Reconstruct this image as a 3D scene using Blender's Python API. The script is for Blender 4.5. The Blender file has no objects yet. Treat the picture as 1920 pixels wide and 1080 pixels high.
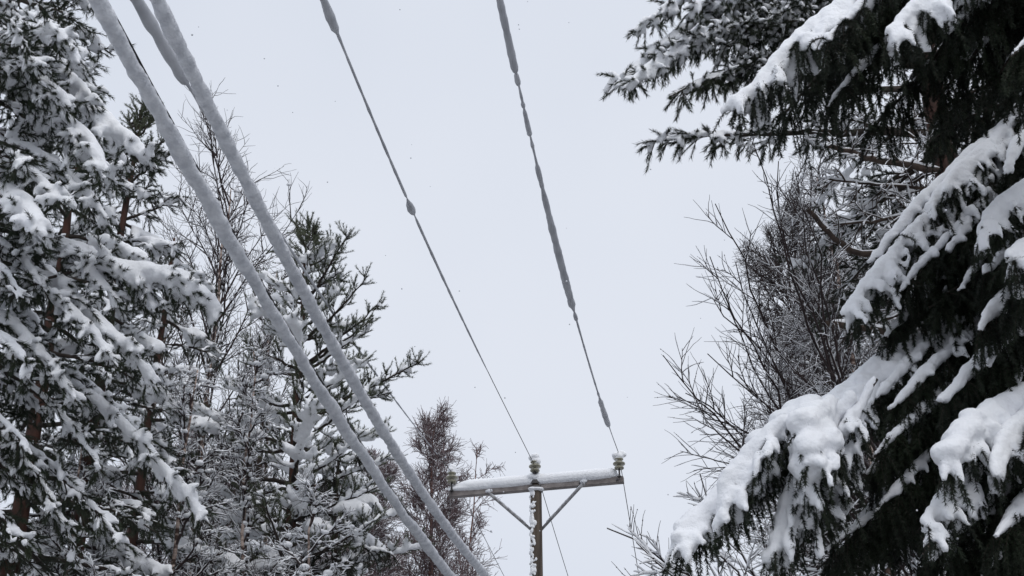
import bpy, math, time
import numpy as np
from mathutils import Vector
T0 = time.time()
rng = np.random.default_rng(11)
scene = bpy.context.scene
COL = scene.collection
UP = np.array([0., 0., 1.])

# ------------------------------------------------------------------ camera
F = 2667.0; PITCH = math.radians(28); EYE = np.array([0., 0., 1.6])
cp, sp = math.cos(PITCH), math.sin(PITCH)
def ray(x, y):
    u = (x-960)/F; v = (540-y)/F
    return np.array([u, cp-v*sp, sp+v*cp])
def at(x, y, d):
    """world point seen at photo pixel x,y when it stands d metres deep"""
    return EYE + ray(x, y)*d
cam = bpy.data.cameras.new('camera'); cam.sensor_width = 36; cam.lens = F/1920*36
cam.clip_start = 0.1; cam.clip_end = 2000
co = bpy.data.objects.new('camera', cam); COL.objects.link(co)
co.location = EYE; co.rotation_euler = (math.radians(90)+PITCH, 0, 0)
scene.camera = co

# ------------------------------------------------------------------ materials
def new_mat(name):
    m = bpy.data.materials.new(name); m.use_nodes = True
    nt = m.node_tree; b = nt.nodes['Principled BSDF']
    return m, nt, b
def mat(name, c1, c2=None, scale=8, rough=.8, bump=0., bscale=40, detail=4, spec=.3, stretch=None, lo=.35, hi=.65, bdist=.02):
    m, nt, b = new_mat(name); N = nt.nodes; L = nt.links
    b.inputs['Roughness'].default_value = rough
    b.inputs['Specular IOR Level'].default_value = spec
    tc = N.new('ShaderNodeTexCoord'); src = tc.outputs['Object']
    if stretch:
        mp = N.new('ShaderNodeMapping'); mp.inputs['Scale'].default_value = stretch
        L.new(src, mp.inputs['Vector']); src = mp.outputs['Vector']
    if c2 is None: b.inputs['Base Color'].default_value = (*c1, 1)
    else:
        n = N.new('ShaderNodeTexNoise'); n.inputs['Scale'].default_value = scale; n.inputs['Detail'].default_value = detail
        L.new(src, n.inputs['Vector'])
        r = N.new('ShaderNodeValToRGB'); r.color_ramp.elements[0].position = lo; r.color_ramp.elements[1].position = hi
        r.color_ramp.elements[0].color = (*c1, 1); r.color_ramp.elements[1].color = (*c2, 1)
        L.new(n.outputs['Fac'], r.inputs['Fac']); L.new(r.outputs['Color'], b.inputs['Base Color'])
    if bump:
        n2 = N.new('ShaderNodeTexNoise'); n2.inputs['Scale'].default_value = bscale; n2.inputs['Detail'].default_value = 5
        L.new(src, n2.inputs['Vector'])
        bp = N.new('ShaderNodeBump'); bp.inputs['Strength'].default_value = bump; bp.inputs['Distance'].default_value = bdist
        L.new(n2.outputs['Fac'], bp.inputs['Height']); L.new(bp.outputs['Normal'], b.inputs['Normal'])
    return m
M = {}
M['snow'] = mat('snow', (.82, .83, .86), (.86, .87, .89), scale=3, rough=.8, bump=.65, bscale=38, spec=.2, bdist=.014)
M['shaded_snow'] = mat('shaded_snow', (.52, .535, .575), (.72, .732, .765), scale=14, rough=.85, bump=.9, bscale=60, spec=.15, bdist=.012)  # greyer copy of snow: underside shade put into the colour, plus grey mottling
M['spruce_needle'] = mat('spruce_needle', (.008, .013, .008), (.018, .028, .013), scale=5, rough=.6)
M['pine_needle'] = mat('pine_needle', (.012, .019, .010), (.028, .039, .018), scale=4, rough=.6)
M['young_needle'] = mat('young_needle', (.045, .058, .034), (.11, .125, .075), scale=4, rough=.6)
M['twig_bark'] = mat('twig_bark', (.020, .015, .012), (.045, .034, .028), scale=12)
M['pine_bark'] = mat('pine_bark', (.028, .016, .012), (.080, .034, .024), scale=9, bump=.8, bscale=25, stretch=(1, 1, .35))
M['spruce_bark'] = mat('spruce_bark', (.03, .022, .018), (.075, .052, .04), scale=12, bump=.8, bscale=30)
M['birch_twig'] = mat('birch_twig', (.020, .014, .014), (.040, .026, .025), scale=6)
M['brown_twig'] = mat('brown_twig', (.095, .066, .068), (.165, .115, .118), scale=5)
M['birch_bark'] = mat('birch_bark', (.06, .035, .028), (.50, .40, .35), scale=7, bump=.4, stretch=(1, 1, 3), lo=.42, hi=.62)
M['red_birch'] = mat('red_birch', (.045, .025, .02), (.26, .14, .11), scale=7, bump=.4, stretch=(1, 1, 2.5))
M['shaded_thin_snow'] = mat('shaded_thin_snow', (.40, .41, .44), (.52, .53, .56), scale=5, rough=.8)  # snow on the thin wires, its base colour darkened for their shaded undersides
M['cable'] = mat('cable', (.012, .012, .013), rough=.5)
M['pole_wood'] = mat('pole_wood', (.040, .030, .024), (.125, .098, .076), scale=14, bump=.5, bscale=60, stretch=(1, 1, .06))
M['arm_metal'] = mat('arm_metal', (.15, .13, .125), (.26, .235, .225), scale=7, bump=.2, rough=.6)
M['brace_metal'] = mat('brace_metal', (.17, .165, .17), (.36, .36, .37), scale=14, rough=.5, bump=.2)
M['dark_metal'] = mat('dark_metal', (.05, .048, .05), (.09, .085, .085), rough=.5)
M['porcelain'] = mat('porcelain', (.20, .19, .14), (.30, .285, .22), scale=20, rough=.3, spec=.5)
M['ground_snow'] = mat('ground_snow', (.10, .095, .08), (.78, .79, .82), scale=.9, rough=.8, bump=.5, bscale=3, lo=.38, hi=.6)  # dark patches added to the unseen ground to weaken light bounced upward
M['added_road'] = mat('added_road', (.06, .06, .062), (.34, .35, .36), scale=1.2, rough=.7, bump=.4, bscale=8)

# ------------------------------------------------------------------ mesh helpers
class MB:
    def __init__(s): s.V = []; s.F = []; s.n = 0
    def add(s, V, *Fs):
        V = np.asarray(V, float).reshape(-1, 3)
        for f in Fs: s.F.append(np.asarray(f, np.int64)+s.n)
        s.V.append(V); s.n += len(V); return s
    def mesh(s, name, m, off=(0, 0, 0), smooth=True):
        V = np.concatenate(s.V)-np.asarray(off) if s.V else np.zeros((0, 3))
        me = bpy.data.meshes.new(name)
        me.vertices.add(len(V)); me.vertices.foreach_set('co', V.astype(np.float32).ravel())
        li = np.concatenate([f.ravel() for f in s.F]); sz = np.concatenate([np.full(len(f), f.shape[1]) for f in s.F])
        me.loops.add(len(li)); me.loops.foreach_set('vertex_index', li.astype(np.int32))
        me.polygons.add(len(sz)); st = np.concatenate([[0], np.cumsum(sz)[:-1]])
        me.polygons.foreach_set('loop_start', st.astype(np.int32))
        try: me.polygons.foreach_set('loop_total', sz.astype(np.int32))
        except Exception: pass
        me.polygons.foreach_set('use_smooth', np.full(len(sz), smooth))
        me.update(calc_edges=True)
        if m: me.materials.append(m)
        return me
def link(name, me, parent=None, loc=None):
    o = bpy.data.objects.new(name, me); COL.objects.link(o)
    if parent: o.parent = parent
    if loc is not None: o.location = loc
    return o
def thing(name, label, cat, loc, group=None):
    o = bpy.data.objects.new(name, None); COL.objects.link(o); o.location = loc
    o['label'] = label; o['category'] = cat
    if group: o['group'] = group
    return o
def part(name, mb, m, root, off, parent=None, smooth=True):
    if not mb.V: return None
    return link(name, mb.mesh(name, M[m], off, smooth), parent or root)
def norm(v): return v/(np.linalg.norm(v, axis=-1, keepdims=True)+1e-9)

def tubes(mb, P, R, s=4, cap=False):
    P = np.asarray(P, float); R = np.asarray(R, float)
    if P.ndim == 2: P = P[None]; R = R[None]
    N, k, _ = P.shape
    if N == 0: return mb
    T = norm(np.gradient(P, axis=1)); mt = norm(P[:, -1]-P[:, 0])
    ref = np.where(np.abs(mt[:, 2:3]) > .8, np.array([[1., 0, 0]]), np.array([[0, 0, 1.]]))
    A = norm(np.cross(T, ref[:, None, :])); B = np.cross(T, A)
    a = np.arange(s)*2*math.pi/s
    V = P[:, :, None, :]+R[:, :, None, None]*(A[:, :, None, :]*np.cos(a)[None, None, :, None]+B[:, :, None, :]*np.sin(a)[None, None, :, None])
    idx = np.arange(N*k*s).reshape(N, k, s)
    q = np.stack([idx[:, :-1], np.roll(idx, -1, 2)[:, :-1], np.roll(idx, -1, 2)[:, 1:], idx[:, 1:]], -1).reshape(-1, 4)
    Fs = [q]
    if cap:
        Fs += [idx[:, 0, ::-1], idx[:, -1, :]]
    return mb.add(V, *Fs)
def box(mb, c, ax, ay, az):
    """box of half-vectors ax,ay,az about c"""
    c, ax, ay, az = map(np.asarray, (c, ax, ay, az))
    V = [c+i*ax+j*ay+k*az for k in (-1, 1) for j in (-1, 1) for i in (-1, 1)]
    return mb.add(V, [[0, 2, 3, 1], [4, 5, 7, 6], [0, 1, 5, 4], [2, 6, 7, 3], [0, 4, 6, 2], [1, 3, 7, 5]])
def lathe(mb, c, prof, s=20, axis=UP):
    axis = norm(np.asarray(axis, float)); c = np.asarray(c)
    P = np.array([c+axis*h for r, h in prof]); R = np.array([max(r, 1e-4) for r, h in prof])
    a = norm(np.cross(axis, [0, 1, 0.01])); b = np.cross(axis, a); t = np.arange(s)*2*math.pi/s
    V = P[:, None]+R[:, None, None]*(a*np.cos(t)[:, None]+b*np.sin(t)[:, None])
    k = len(P); idx = np.arange(k*s).reshape(k, s)
    q = np.stack([idx[:-1], np.roll(idx, -1, 1)[:-1], np.roll(idx, -1, 1)[1:], idx[1:]], -1).reshape(-1, 4)
    return mb.add(V, q, idx[0:1, ::-1], idx[-1:])
_ico = None
def balls(mb, C, R, squash=1.0):
    """icospheres at C (n,3) with radii R (n,) or (n,3)"""
    global _ico
    if _ico is None:
        import bmesh
        bm = bmesh.new(); bmesh.ops.create_icosphere(bm, subdivisions=2, radius=1)
        _ico = (np.array([v.co[:] for v in bm.verts]), np.array([[v.index for v in f.verts] for f in bm.faces])); bm.free()
    C = np.atleast_2d(C); R = np.asarray(R, float)
    if R.ndim < 2: R = np.repeat(np.atleast_1d(R)[:, None], 3, 1)*np.array([1, 1, squash])
    V = C[:, None]+_ico[0][None]*R[:, None]; n = len(_ico[0])
    Fc = _ico[1][None]+np.arange(len(C))[:, None, None]*n
    return mb.add(V, Fc.reshape(-1, 3))
def wob(P, f, seed):
    """smooth pseudo noise in [-1,1] at points"""
    r = np.random.default_rng(seed); out = 0
    for i in range(6):
        k = norm(r.normal(size=3))*f*(1+.55*i); out = out+np.sin(P@k+r.uniform(0, 6.3))*(1/(1+.5*i))
    return out/3.0
TMP = bpy.data.scenes.new('tmp')
def remesh(mb, name, voxel, off, m='snow', amp=.006, f=40, seed=0, smooth_it=2):
    me = mb.mesh('tmp', None)
    o = bpy.data.objects.new('tmp', me); TMP.collection.objects.link(o)
    md = o.modifiers.new('r', 'REMESH'); md.mode = 'VOXEL'; md.voxel_size = voxel; md.use_smooth_shade = True
    if smooth_it:
        s = o.modifiers.new('s', 'SMOOTH'); s.factor = .5; s.iterations = smooth_it
    with bpy.context.temp_override(scene=TMP, view_layer=TMP.view_layers[0]):
        dg = bpy.context.evaluated_depsgraph_get(); ev = o.evaluated_get(dg)
        out = bpy.data.meshes.new_from_object(ev)
    bpy.data.objects.remove(o); bpy.data.meshes.remove(me)
    n = len(out.vertices); V = np.empty(n*3, np.float32); out.vertices.foreach_get('co', V); V = V.reshape(-1, 3).astype(float)
    nn = np.empty(n*3, np.float32); out.vertex_normals.foreach_get('vector', nn); nn = nn.reshape(-1, 3)
    if n: V = V+nn*(amp*(wob(V, f, seed)+.6*wob(V, f*2.7, seed+1)))[:, None]
    out.vertices.foreach_set('co', (V-np.asarray(off)).astype(np.float32).ravel())
    out.materials.clear(); out.materials.append(M[m]); out.name = name; out.update()
    return out

# ------------------------------------------------------------------ growth
def grow(o, d, L, k, g=0., wig=.0):
    """polylines from origins o, directions d, lengths L; g pulls them up (+) or down (-)"""
    n = len(o); P = np.empty((n, k, 3)); P[:, 0] = o; d = norm(d.copy()); st = (L/(k-1))[:, None]
    gg = np.broadcast_to(np.asarray(g, float), (n,))[:, None]
    for i in range(1, k):
        d = norm(d+UP*gg/(k-1)+rng.normal(size=(n, 3))*wig)
        P[:, i] = P[:, i-1]+d*st
    return P
def sample(P, idx, t):
    k = P.shape[1]; f = np.clip(t, 0, .9999)*(k-1); i = f.astype(int); w = (f-i)[:, None]
    a = P[idx, i]; b = P[idx, i+1]
    return a*(1-w)+b*w, norm(b-a)
def sprout(P, n, t0, t1, L, ang, g, k=5, flat=True, wig=.05, down=0., jit=.35, prof=lambda t: 1-.75*t):
    """n children per parent polyline. L length(s) array or scalar, scaled by prof(t)"""
    N = len(P); idx = np.repeat(np.arange(N), n)
    j = np.tile(np.arange(n), N); t = t0+(t1-t0)*(j+rng.random(N*n)*.8)/n
    o, T = sample(P, idx, t)
    if flat:
        s = norm(np.cross(T, UP)); s = s*np.where(j % 2 == 0, 1, -1)[:, None]
        s = norm(s+rng.normal(size=s.shape)*jit-UP*down)
    else:
        s = norm(np.cross(T, norm(rng.normal(size=T.shape))))
    a = np.radians(ang)*(1+rng.normal(size=len(t))*.15)[:, None]
    d = T*np.cos(a)+s*np.sin(a)
    LL = np.broadcast_to(np.asarray(L, float), (N,))[idx] if np.ndim(L) else np.full(N*n, float(L))
    ll = LL*prof(t)*rng.uniform(.6, 1.15, N*n)
    return grow(o, d, ll, k, g, wig), t, idx
def plen(P): return np.linalg.norm(np.diff(P, axis=1), axis=2).sum(1)
def needles(mb, P, dens, ln, w, ang=50, tmin=0.):
    l = plen(P); n = int(l.sum()*dens)
    if n < 1: return
    idx = rng.choice(len(P), n, p=l/l.sum()); t = rng.uniform(tmin, 1, n)
    o, T = sample(P, idx, t)
    r = norm(np.cross(T, norm(rng.normal(size=T.shape))))
    a = np.radians(rng.uniform(ang*.65, ang*1.25, n))[:, None]
    d = T*np.cos(a)+r*np.sin(a); s = norm(np.cross(d, norm(rng.normal(size=d.shape))))*w*.5
    L = (ln*rng.uniform(.7, 1.1, n))[:, None]
    V = np.stack([o-s, o+s, o+d*L], 1)
    mb.add(V, np.arange(3*n).reshape(n, 3))
def bez(a, b, lift, k=22):
    t = np.linspace(0, 1, k)[:, None]; m = (a+b)/2+np.asarray(lift)
    return (1-t)**2*a+2*t*(1-t)*m+t*t*b
def frac(P, t0, t1):
    """cut each polyline to the fraction t0..t1"""
    N, k, _ = P.shape; out = np.empty_like(P); ii = np.arange(N)
    for j in range(k):
        out[:, j], _ = sample(P, ii, t0+(t1-t0)*np.full(N, j/(k-1)))
    return out
def taper(n, k, r0, r1): return np.linspace(1, 0, k)[None]*np.broadcast_to(np.asarray(r0, float), (n,))[:, None]+r1
def cap_prof(k, p=.35):
    x = np.linspace(0, 1, k); return np.clip(np.minimum(x, 1-x)/p, .25, 1)**.5

def bough(tree, off, root, tip, lift, kind='spruce', snow=1., lat=.5, voxel=.014, dens=1., seed=0, label=None, twigs=1., snow_from=.2, sub=1., stem=1., hang=1.):
    """one limb of a conifer: wood, needles, snow"""
    A = bez(np.asarray(root, float), np.asarray(tip, float), lift)[None]
    A = A+np.cumsum(rng.normal(size=A.shape)*.006, axis=1)
    Ln = plen(A)[0]; wood = MB(); ned = MB(); sn = MB()
    tubes(wood, A, taper(1, 22, (.008+.009*Ln)*stem, .004), 6)
    tp = (A[0, -1]-A[0, -4]); tp = norm(tp)
    if kind == 'spruce':
        n2 = max(6, int(Ln/.062*twigs)); 
        B, tb, _ = sprout(A, n2, .12, .985, lat, 52, -(.7+.35*snow), 8, True, .06, .25, .35, lambda t: np.clip(1.15-t, .16, .9))
        lb = plen(B)
        C, tc, ci = sprout(B, max(4, int(8*sub)), .06, .97, .23*hang, 50, -1.15*hang**1.5, 6, True, .06, .7, .45, lambda t: 1.05-.6*t)
        tubes(wood, B, taper(len(B), 8, .004, .0015), 3)
        tubes(wood, C, taper(len(C), 6, .0018, .001), 3)
        needles(ned, C, 1000*dens, .021, .0034, 52); needles(ned, B, 900*dens, .021, .0034, 52)
        needles(ned, A, 600*dens, .018, .0030, 50, .3)
        srB, srA, cl = .025, .036, .0
    else:
        nl = dict(pine=.046, young=.036)[kind]
        n2 = max(5, int(Ln/.10*twigs))
        g2 = -.35 if kind == 'pine' else .5
        B, tb, _ = sprout(A, n2, .22, .97, lat, 48, g2, 7, True, .06, .05, .45, lambda t: np.clip(1.15-t, .25, .9))
        C, tc, ci = sprout(B, max(3, int((5 if kind == 'pine' else 4)*sub)), .3, .98, .20 if kind == 'pine' else .21, 42 if kind == 'pine' else 34, g2*1.2, 5, False, .06, 0, .4, lambda t: 1.1-.5*t)
        tubes(wood, B, taper(len(B), 7, .005, .002), 3)
        tubes(wood, C, taper(len(C), 5, .003, .0015), 3)
        an = 42 if kind == 'young' else 32
        needles(ned, C, 420*dens, nl, .0040, an, .1 if kind == 'young' else .25); needles(ned, B, 420*dens, nl, .0040, an, .6)
        needles(ned, frac(A, .85, 1), 500*dens, nl, .004, 32)
        srB, srA, cl = .021, .030, 1.
    # snow lying along limb, laterals and shoot tips
    if snow > 0:
        x = np.linspace(0, 1, 22)
        pr = np.interp(x, [0, .2, .5, .85, 1], [.55, .8, 1.1, 1., .45])
        S = frac(A, snow_from, 1.0); r = srA*snow*pr*(1+.30*wob(S[0], 9, seed+5))
        S = S+UP*(r*.62)[None, :, None]
        tubes(sn, S, r[None], 8, True)
        lb = plen(B); keep = rng.random(len(B)) < min(1., .75*snow+.1)
        BB = B[keep]; tbk = tb[keep]
        f1 = rng.uniform(.5, .95, len(BB)); k = BB.shape[1]
        Q = np.empty_like(BB); ii = np.arange(len(BB))
        for j in range(k): Q[:, j], _ = sample(BB, ii, f1*j/(k-1))
        rr = srB*snow**.6*rng.uniform(.65, 1.25, len(BB))[:, None]*np.linspace(1.15, .5, k)[None]*(1+.3*wob(Q.reshape(-1, 3), 22, seed).reshape(len(BB), k))
        Q = Q+UP*(rr*.6)[:, :, None]
        tubes(sn, Q, rr, 6, True)
        if cl or snow > .9:
            nc = len(C); kk = rng.random(nc) < (.95*snow if cl else min(.85, .30+.5*snow))
            CC = C[kk]
            if len(CC):
                T = norm(CC[:, -1]-CC[:, 0]); CC = CC[T[:, 2] > (-.985 if not cl else -1)]
            if len(CC):
                f0 = rng.uniform(0, .3, len(CC)); f1 = f0+rng.uniform(.35, .7, len(CC)); Q = np.empty((len(CC), 5, 3)); ii = np.arange(len(CC))
                for j in range(5): Q[:, j], _ = sample(CC, ii, f0+(f1-f0)*j/4)
                rs = rng.uniform(.009, .020, len(CC))*max(snow, .5)**.5*(1.25 if cl else 1.)
                rr = rs[:, None]*np.array([.8, 1.15, 1.1, .95, .55])[None]*rng.uniform(.8, 1.2, (len(CC), 5))
                tubes(sn, Q+UP*(rr*.6)[:, :, None], rr, 6, True)
        if snow > 1.25:
            nb = int((110 if cl else 150)*snow); Bm = B[(tb > .3)]
            c, _ = sample(Bm, rng.integers(0, len(Bm), nb), rng.random(nb)**1.3*.75)
            rs = rng.uniform(.018, .040, nb)*snow**.6*(1.1 if kind == 'spruce' else .85)
            balls(sn, c+UP*(rs*.5)[:, None]+rng.normal(size=c.shape)*.012, np.stack([rs*1.15, rs*1.15, rs*.85], 1))
    w = part('branch', wood, 'twig_bark', tree, off)
    if label: w['label'] = label
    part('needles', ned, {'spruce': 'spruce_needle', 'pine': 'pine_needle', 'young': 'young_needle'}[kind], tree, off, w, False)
    if sn.V: link('snow', remesh(sn, 'snow', voxel, off, seed=seed, amp=.0045+.22*voxel, f=32), w)
    return w

def trunk_line(x, y, z0, z1, lean=(0, 0), k=24, wig=.02, seed=0):
    z = np.linspace(z0, z1, k); t = (z-z0)/(z1-z0); r = np.random.default_rng(seed)
    X = x+lean[0]*t+np.cumsum(r.normal(size=k))*wig; Y = y+lean[1]*t+np.cumsum(r.normal(size=k))*wig
    return np.stack([X, Y, z], 1)
def on_trunk(TL, z):
    return np.array([np.interp(z, TL[:, 2], TL[:, 0]), np.interp(z, TL[:, 2], TL[:, 1]), z])

exec_parts = []
# ------------------------------------------------------------------ world and light
w = bpy.data.worlds.new('World'); scene.world = w; w.use_nodes = True
nt = w.node_tree; N = nt.nodes; L = nt.links
bg = N['Background']; sky = N.new('ShaderNodeTexSky'); sky.sky_type = 'NISHITA'; sky.sun_disc = False
SUN_EL, SUN_AZ = math.radians(52), math.radians(160)
sky.sun_elevation = SUN_EL; sky.sun_rotation = SUN_AZ
bg.inputs['Strength'].default_value = .1
tc = N.new('ShaderNodeTexCoord'); nz = N.new('ShaderNodeTexNoise'); nz.inputs['Scale'].default_value = 1.6; nz.inputs['Detail'].default_value = 4
L.new(tc.outputs['Generated'], nz.inputs['Vector'])
rp = N.new('ShaderNodeValToRGB'); rp.color_ramp.elements[0].position = .3; rp.color_ramp.elements[1].position = .7
rp.color_ramp.elements[0].color = (6.6, 7.15, 8.2, 1); rp.color_ramp.elements[1].color = (7.7, 8.1, 8.95, 1)
L.new(nz.outputs['Fac'], rp.inputs['Fac'])
mx = N.new('ShaderNodeMix'); mx.data_type = 'RGBA'; mx.inputs[0].default_value = .96
L.new(sky.outputs[0], mx.inputs[6]); L.new(rp.outputs[0], mx.inputs[7]); L.new(mx.outputs[2], bg.inputs['Color'])
sl = bpy.data.lights.new('sun', 'SUN'); sl.energy = 1.35; sl.angle = math.radians(40); sl.color = (1, .98, .95)
so = bpy.data.objects.new('sun', sl); COL.objects.link(so)
sd = Vector((math.sin(SUN_AZ)*math.cos(SUN_EL), math.cos(SUN_AZ)*math.cos(SUN_EL), math.sin(SUN_EL)))
so.rotation_euler = sd.to_track_quat('Z', 'Y').to_euler()
scene.view_settings.view_transform = 'Standard'; scene.view_settings.look = 'None'
scene.view_settings.exposure = 0; scene.view_settings.gamma = 1

# ------------------------------------------------------------------ ground
gm = MB(); n = 90; xs = np.sign(np.linspace(-1, 1, n))*np.abs(np.linspace(-1, 1, n))**2.2*300
X, Y = np.meshgrid(xs, xs); Z = .35*np.sin(X*.16)*np.cos(Y*.13)*np.clip((np.abs(X-.19*Y)-3.5)/4, 0, 1)
I = np.arange(n*n).reshape(n, n)
gm.add(np.stack([X, Y, Z], -1), np.stack([I[:-1, :-1], I[:-1, 1:], I[1:, 1:], I[1:, :-1]], -1).reshape(-1, 4))
o = link('ground', gm.mesh('ground', M['ground_snow'])); o['kind'] = 'structure'
rd = MB(); yy = np.linspace(-120, 150, 60); c = np.stack([.19*yy-.4, yy, np.full(60, .03)], 1)
rd.add(np.stack([c+[-2.6, 0, 0], c+[2.6, 0, 0]], 1), np.array([[2*i, 2*i+1, 2*i+3, 2*i+2] for i in range(59)]))
o = link('added_road', rd.mesh('added_road', M['added_road'])); o['kind'] = 'structure'  # unseen dark strip, added so less light bounces onto the snow undersides

# ------------------------------------------------------------------ power line
TH = math.radians(10.5); DIR = np.array([math.sin(TH), math.cos(TH), 0]); NRM = np.array([math.cos(TH), -math.sin(TH), 0])
PC = at(1005, 917, 20.)
PX, PY = PC[0], PC[1]
ARM_L = at(843, 928, 20.2); ARM_R = at(1169.5, 900, 19.8)
armv = (ARM_R-ARM_L)/2; armc = (ARM_R+ARM_L)/2; armu = norm(armv)
armd = norm(np.cross(UP, armu)); armz = np.cross(armu, armd)
base = np.array([PX, PY, 0.]); off = base
pole = thing('utility_pole', 'wooden power pole with snowy grey crossarm and three porcelain insulators', 'utility pole', base)
mb = MB(); z = np.linspace(-.3, PC[2]+.10, 30)
lathe(mb, [PX, PY, 0], [(.125-.0055*q, q) for q in z], 22)
part('pole', mb, 'pole_wood', pole, off)
topz = PC[2]+.10
# snow plastered on the windward (left) flank
mb = MB(); r_ = np.random.default_rng(4)
for i in range(330):
    q = r_.uniform(3.5, topz-.08); a = math.radians(r_.normal(222, 17)); rad = .125-.0055*q
    s = r_.uniform(.010, .030)
    balls(mb, [[PX+math.cos(a)*rad, PY+math.sin(a)*rad, q]], [[s*.9, s*.7, s*r_.uniform(.8, 1.7)]])
ps = link('snow', remesh(mb, 'snow', .007, off, amp=.003, f=60, seed=8), pole)
ps['label'] = 'wind-blown snow stuck to the left flank of the pole'
# crossarm
am = MB(); box(am, armc, armv, armd*.045, armz*.042)
box(am, armc-armz*.034+armd*.0, armv*.999, armd*.052, armz*.006)
arm = part('crossarm', am, 'arm_metal', pole, off, smooth=False)
sm = MB(); xs = np.linspace(-.985, .93, 60)
P = armc+armv*xs[:, None]+armz*.092
r = .092*(1+.11*wob(P, 4, 3)+.08*wob(P, 14, 6))*np.clip(np.minimum((xs+.99)/.22, (.95-xs)/.07), .2, 1)**.6
P = P+armz*(r*.15)[:, None]
V0 = sm.n; tubes(sm, P, r, 12, True)
for s_ in np.linspace(-.93, .88, 44):
    rr = r_.uniform(.07, .088); balls(sm, [armc+armv*s_+armz*.07], [[rr*1.5, rr, rr*.6]])
link('snow', remesh(sm, 'snow', .012, off, amp=.003, seed=3, f=12), arm)
for q in (-.52, -.06, .06, .51, .93):
    bo = MB(); lathe(bo, armc+armv*q-armd*.050-armz*.005, [(0, 0), (.016, 0), (.016, .014), (0, .014)], 6, axis=-armd); part('bolt', bo, 'dark_metal', pole, off, arm, False)
# pole top: bracket band and mound
mb = MB(); lathe(mb, [PX, PY, PC[2]-.035], [(.0, 0), (.098, 0), (.102, .008), (.102, .055), (.098, .062), (0, .062)], 22)
lathe(mb, [PX, PY, PC[2]+.06], [(0, 0), (.1, 0), (.1, .05), (0, .05)], 22)
part('pole_band', mb, 'dark_metal', pole, off, smooth=False)
mb = MB(); balls(mb, [[PX, PY, PC[2]+.165], [PX-.03, PY-.03, PC[2]+.16], [PX, PY-.03, PC[2]-.02], [PX-.05, PY-.06, PC[2]-.02], [PX+.05, PY-.05, PC[2]-.02], [PX, PY, PC[2]+.19]],
    [[.115, .115, .075], [.11, .1, .06], [.10, .09, .030], [.07, .06, .028], [.07, .06, .028], [.08, .08, .07]])
link('snow', remesh(mb, 'snow', .01, off, amp=.003, seed=5, f=18), pole)
# braces
for sx, px, py in ((-1, 917, 925), (1, 1094, 907)):
    a = armc+armv*(-.545 if sx < 0 else .545)-armd*.06-armz*.01; a = at(px, py, (a-EYE)@np.array([0, cp, sp]))
    b = at(997 if sx < 0 else 1014, 994, 19.95)
    q = np.linspace(0, 1, 8)[:, None]; P = a*(1-q)+b*q
    mb = MB(); tubes(mb, P, np.full(8, .021), 8, True); 
    balls(mb, [a, b], [.027, .024])
    br = part('brace', mb, 'brace_metal', pole, off)
    mb = MB(); PP = P[:-1]+UP*.018-armd*.004+0
    tubes(mb, PP, np.full(7, .017), 6, True)
    balls(mb, [a+UP*.03, a+UP*.035+armu*.03, a+UP*.03-armu*.03], [.034, .026, .026])
    link('snow', remesh(mb, 'snow', .007, off, amp=.004, seed=7+sx, f=40, m='shaded_snow'), br)
# insulators
def insulator(c, pin, seed):
    """c: underside of the lowest shed"""
    H = .10
    mb = MB(); lathe(mb, c, [(0, 0), (.04, 0), (.064, .0), (.068, .012), (.066, .022), (.036, .034), (.034, .054), (.082, .062), (.086, .074), (.083, .084), (.042, .096), (.040, .12), (.060, .130), (.064, .142), (.040, .152), (0, .154)], 24)
    ins = part('insulator', mb, 'porcelain', pole, off)
    mb = MB(); lathe(mb, c-UP*pin, [(0, 0), (.013, 0), (.013, pin+.01), (0, pin+.01)], 10)
    lathe(mb, c-UP*pin, [(0, 0), (.03, 0), (.03, .015), (0, .015)], 6)
    part('pin', mb, 'dark_metal', pole, off, ins)
    mb = MB(); rr = np.random.default_rng(seed)
    k = 12; C = c+UP*.145+np.stack([rr.normal(0, .018, k), rr.normal(0, .018, k), rr.uniform(.0, .085, k)], 1)
    balls(mb, C, np.stack([rr.uniform(.045, .058, k)]*2+[rr.uniform(.042, .055, k)], 1))
    link('snow_cap', remesh(mb, 'snow_cap', .008, off, amp=.003, seed=seed, f=30), ins)
    return c+UP*.142
iL = insulator(at(847, 905, 20.2), .13, 1); iC = insulator(at(1003, 884, 20.), .04, 2); iR = insulator(at(1161, 879, 19.8), .12, 3)

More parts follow.
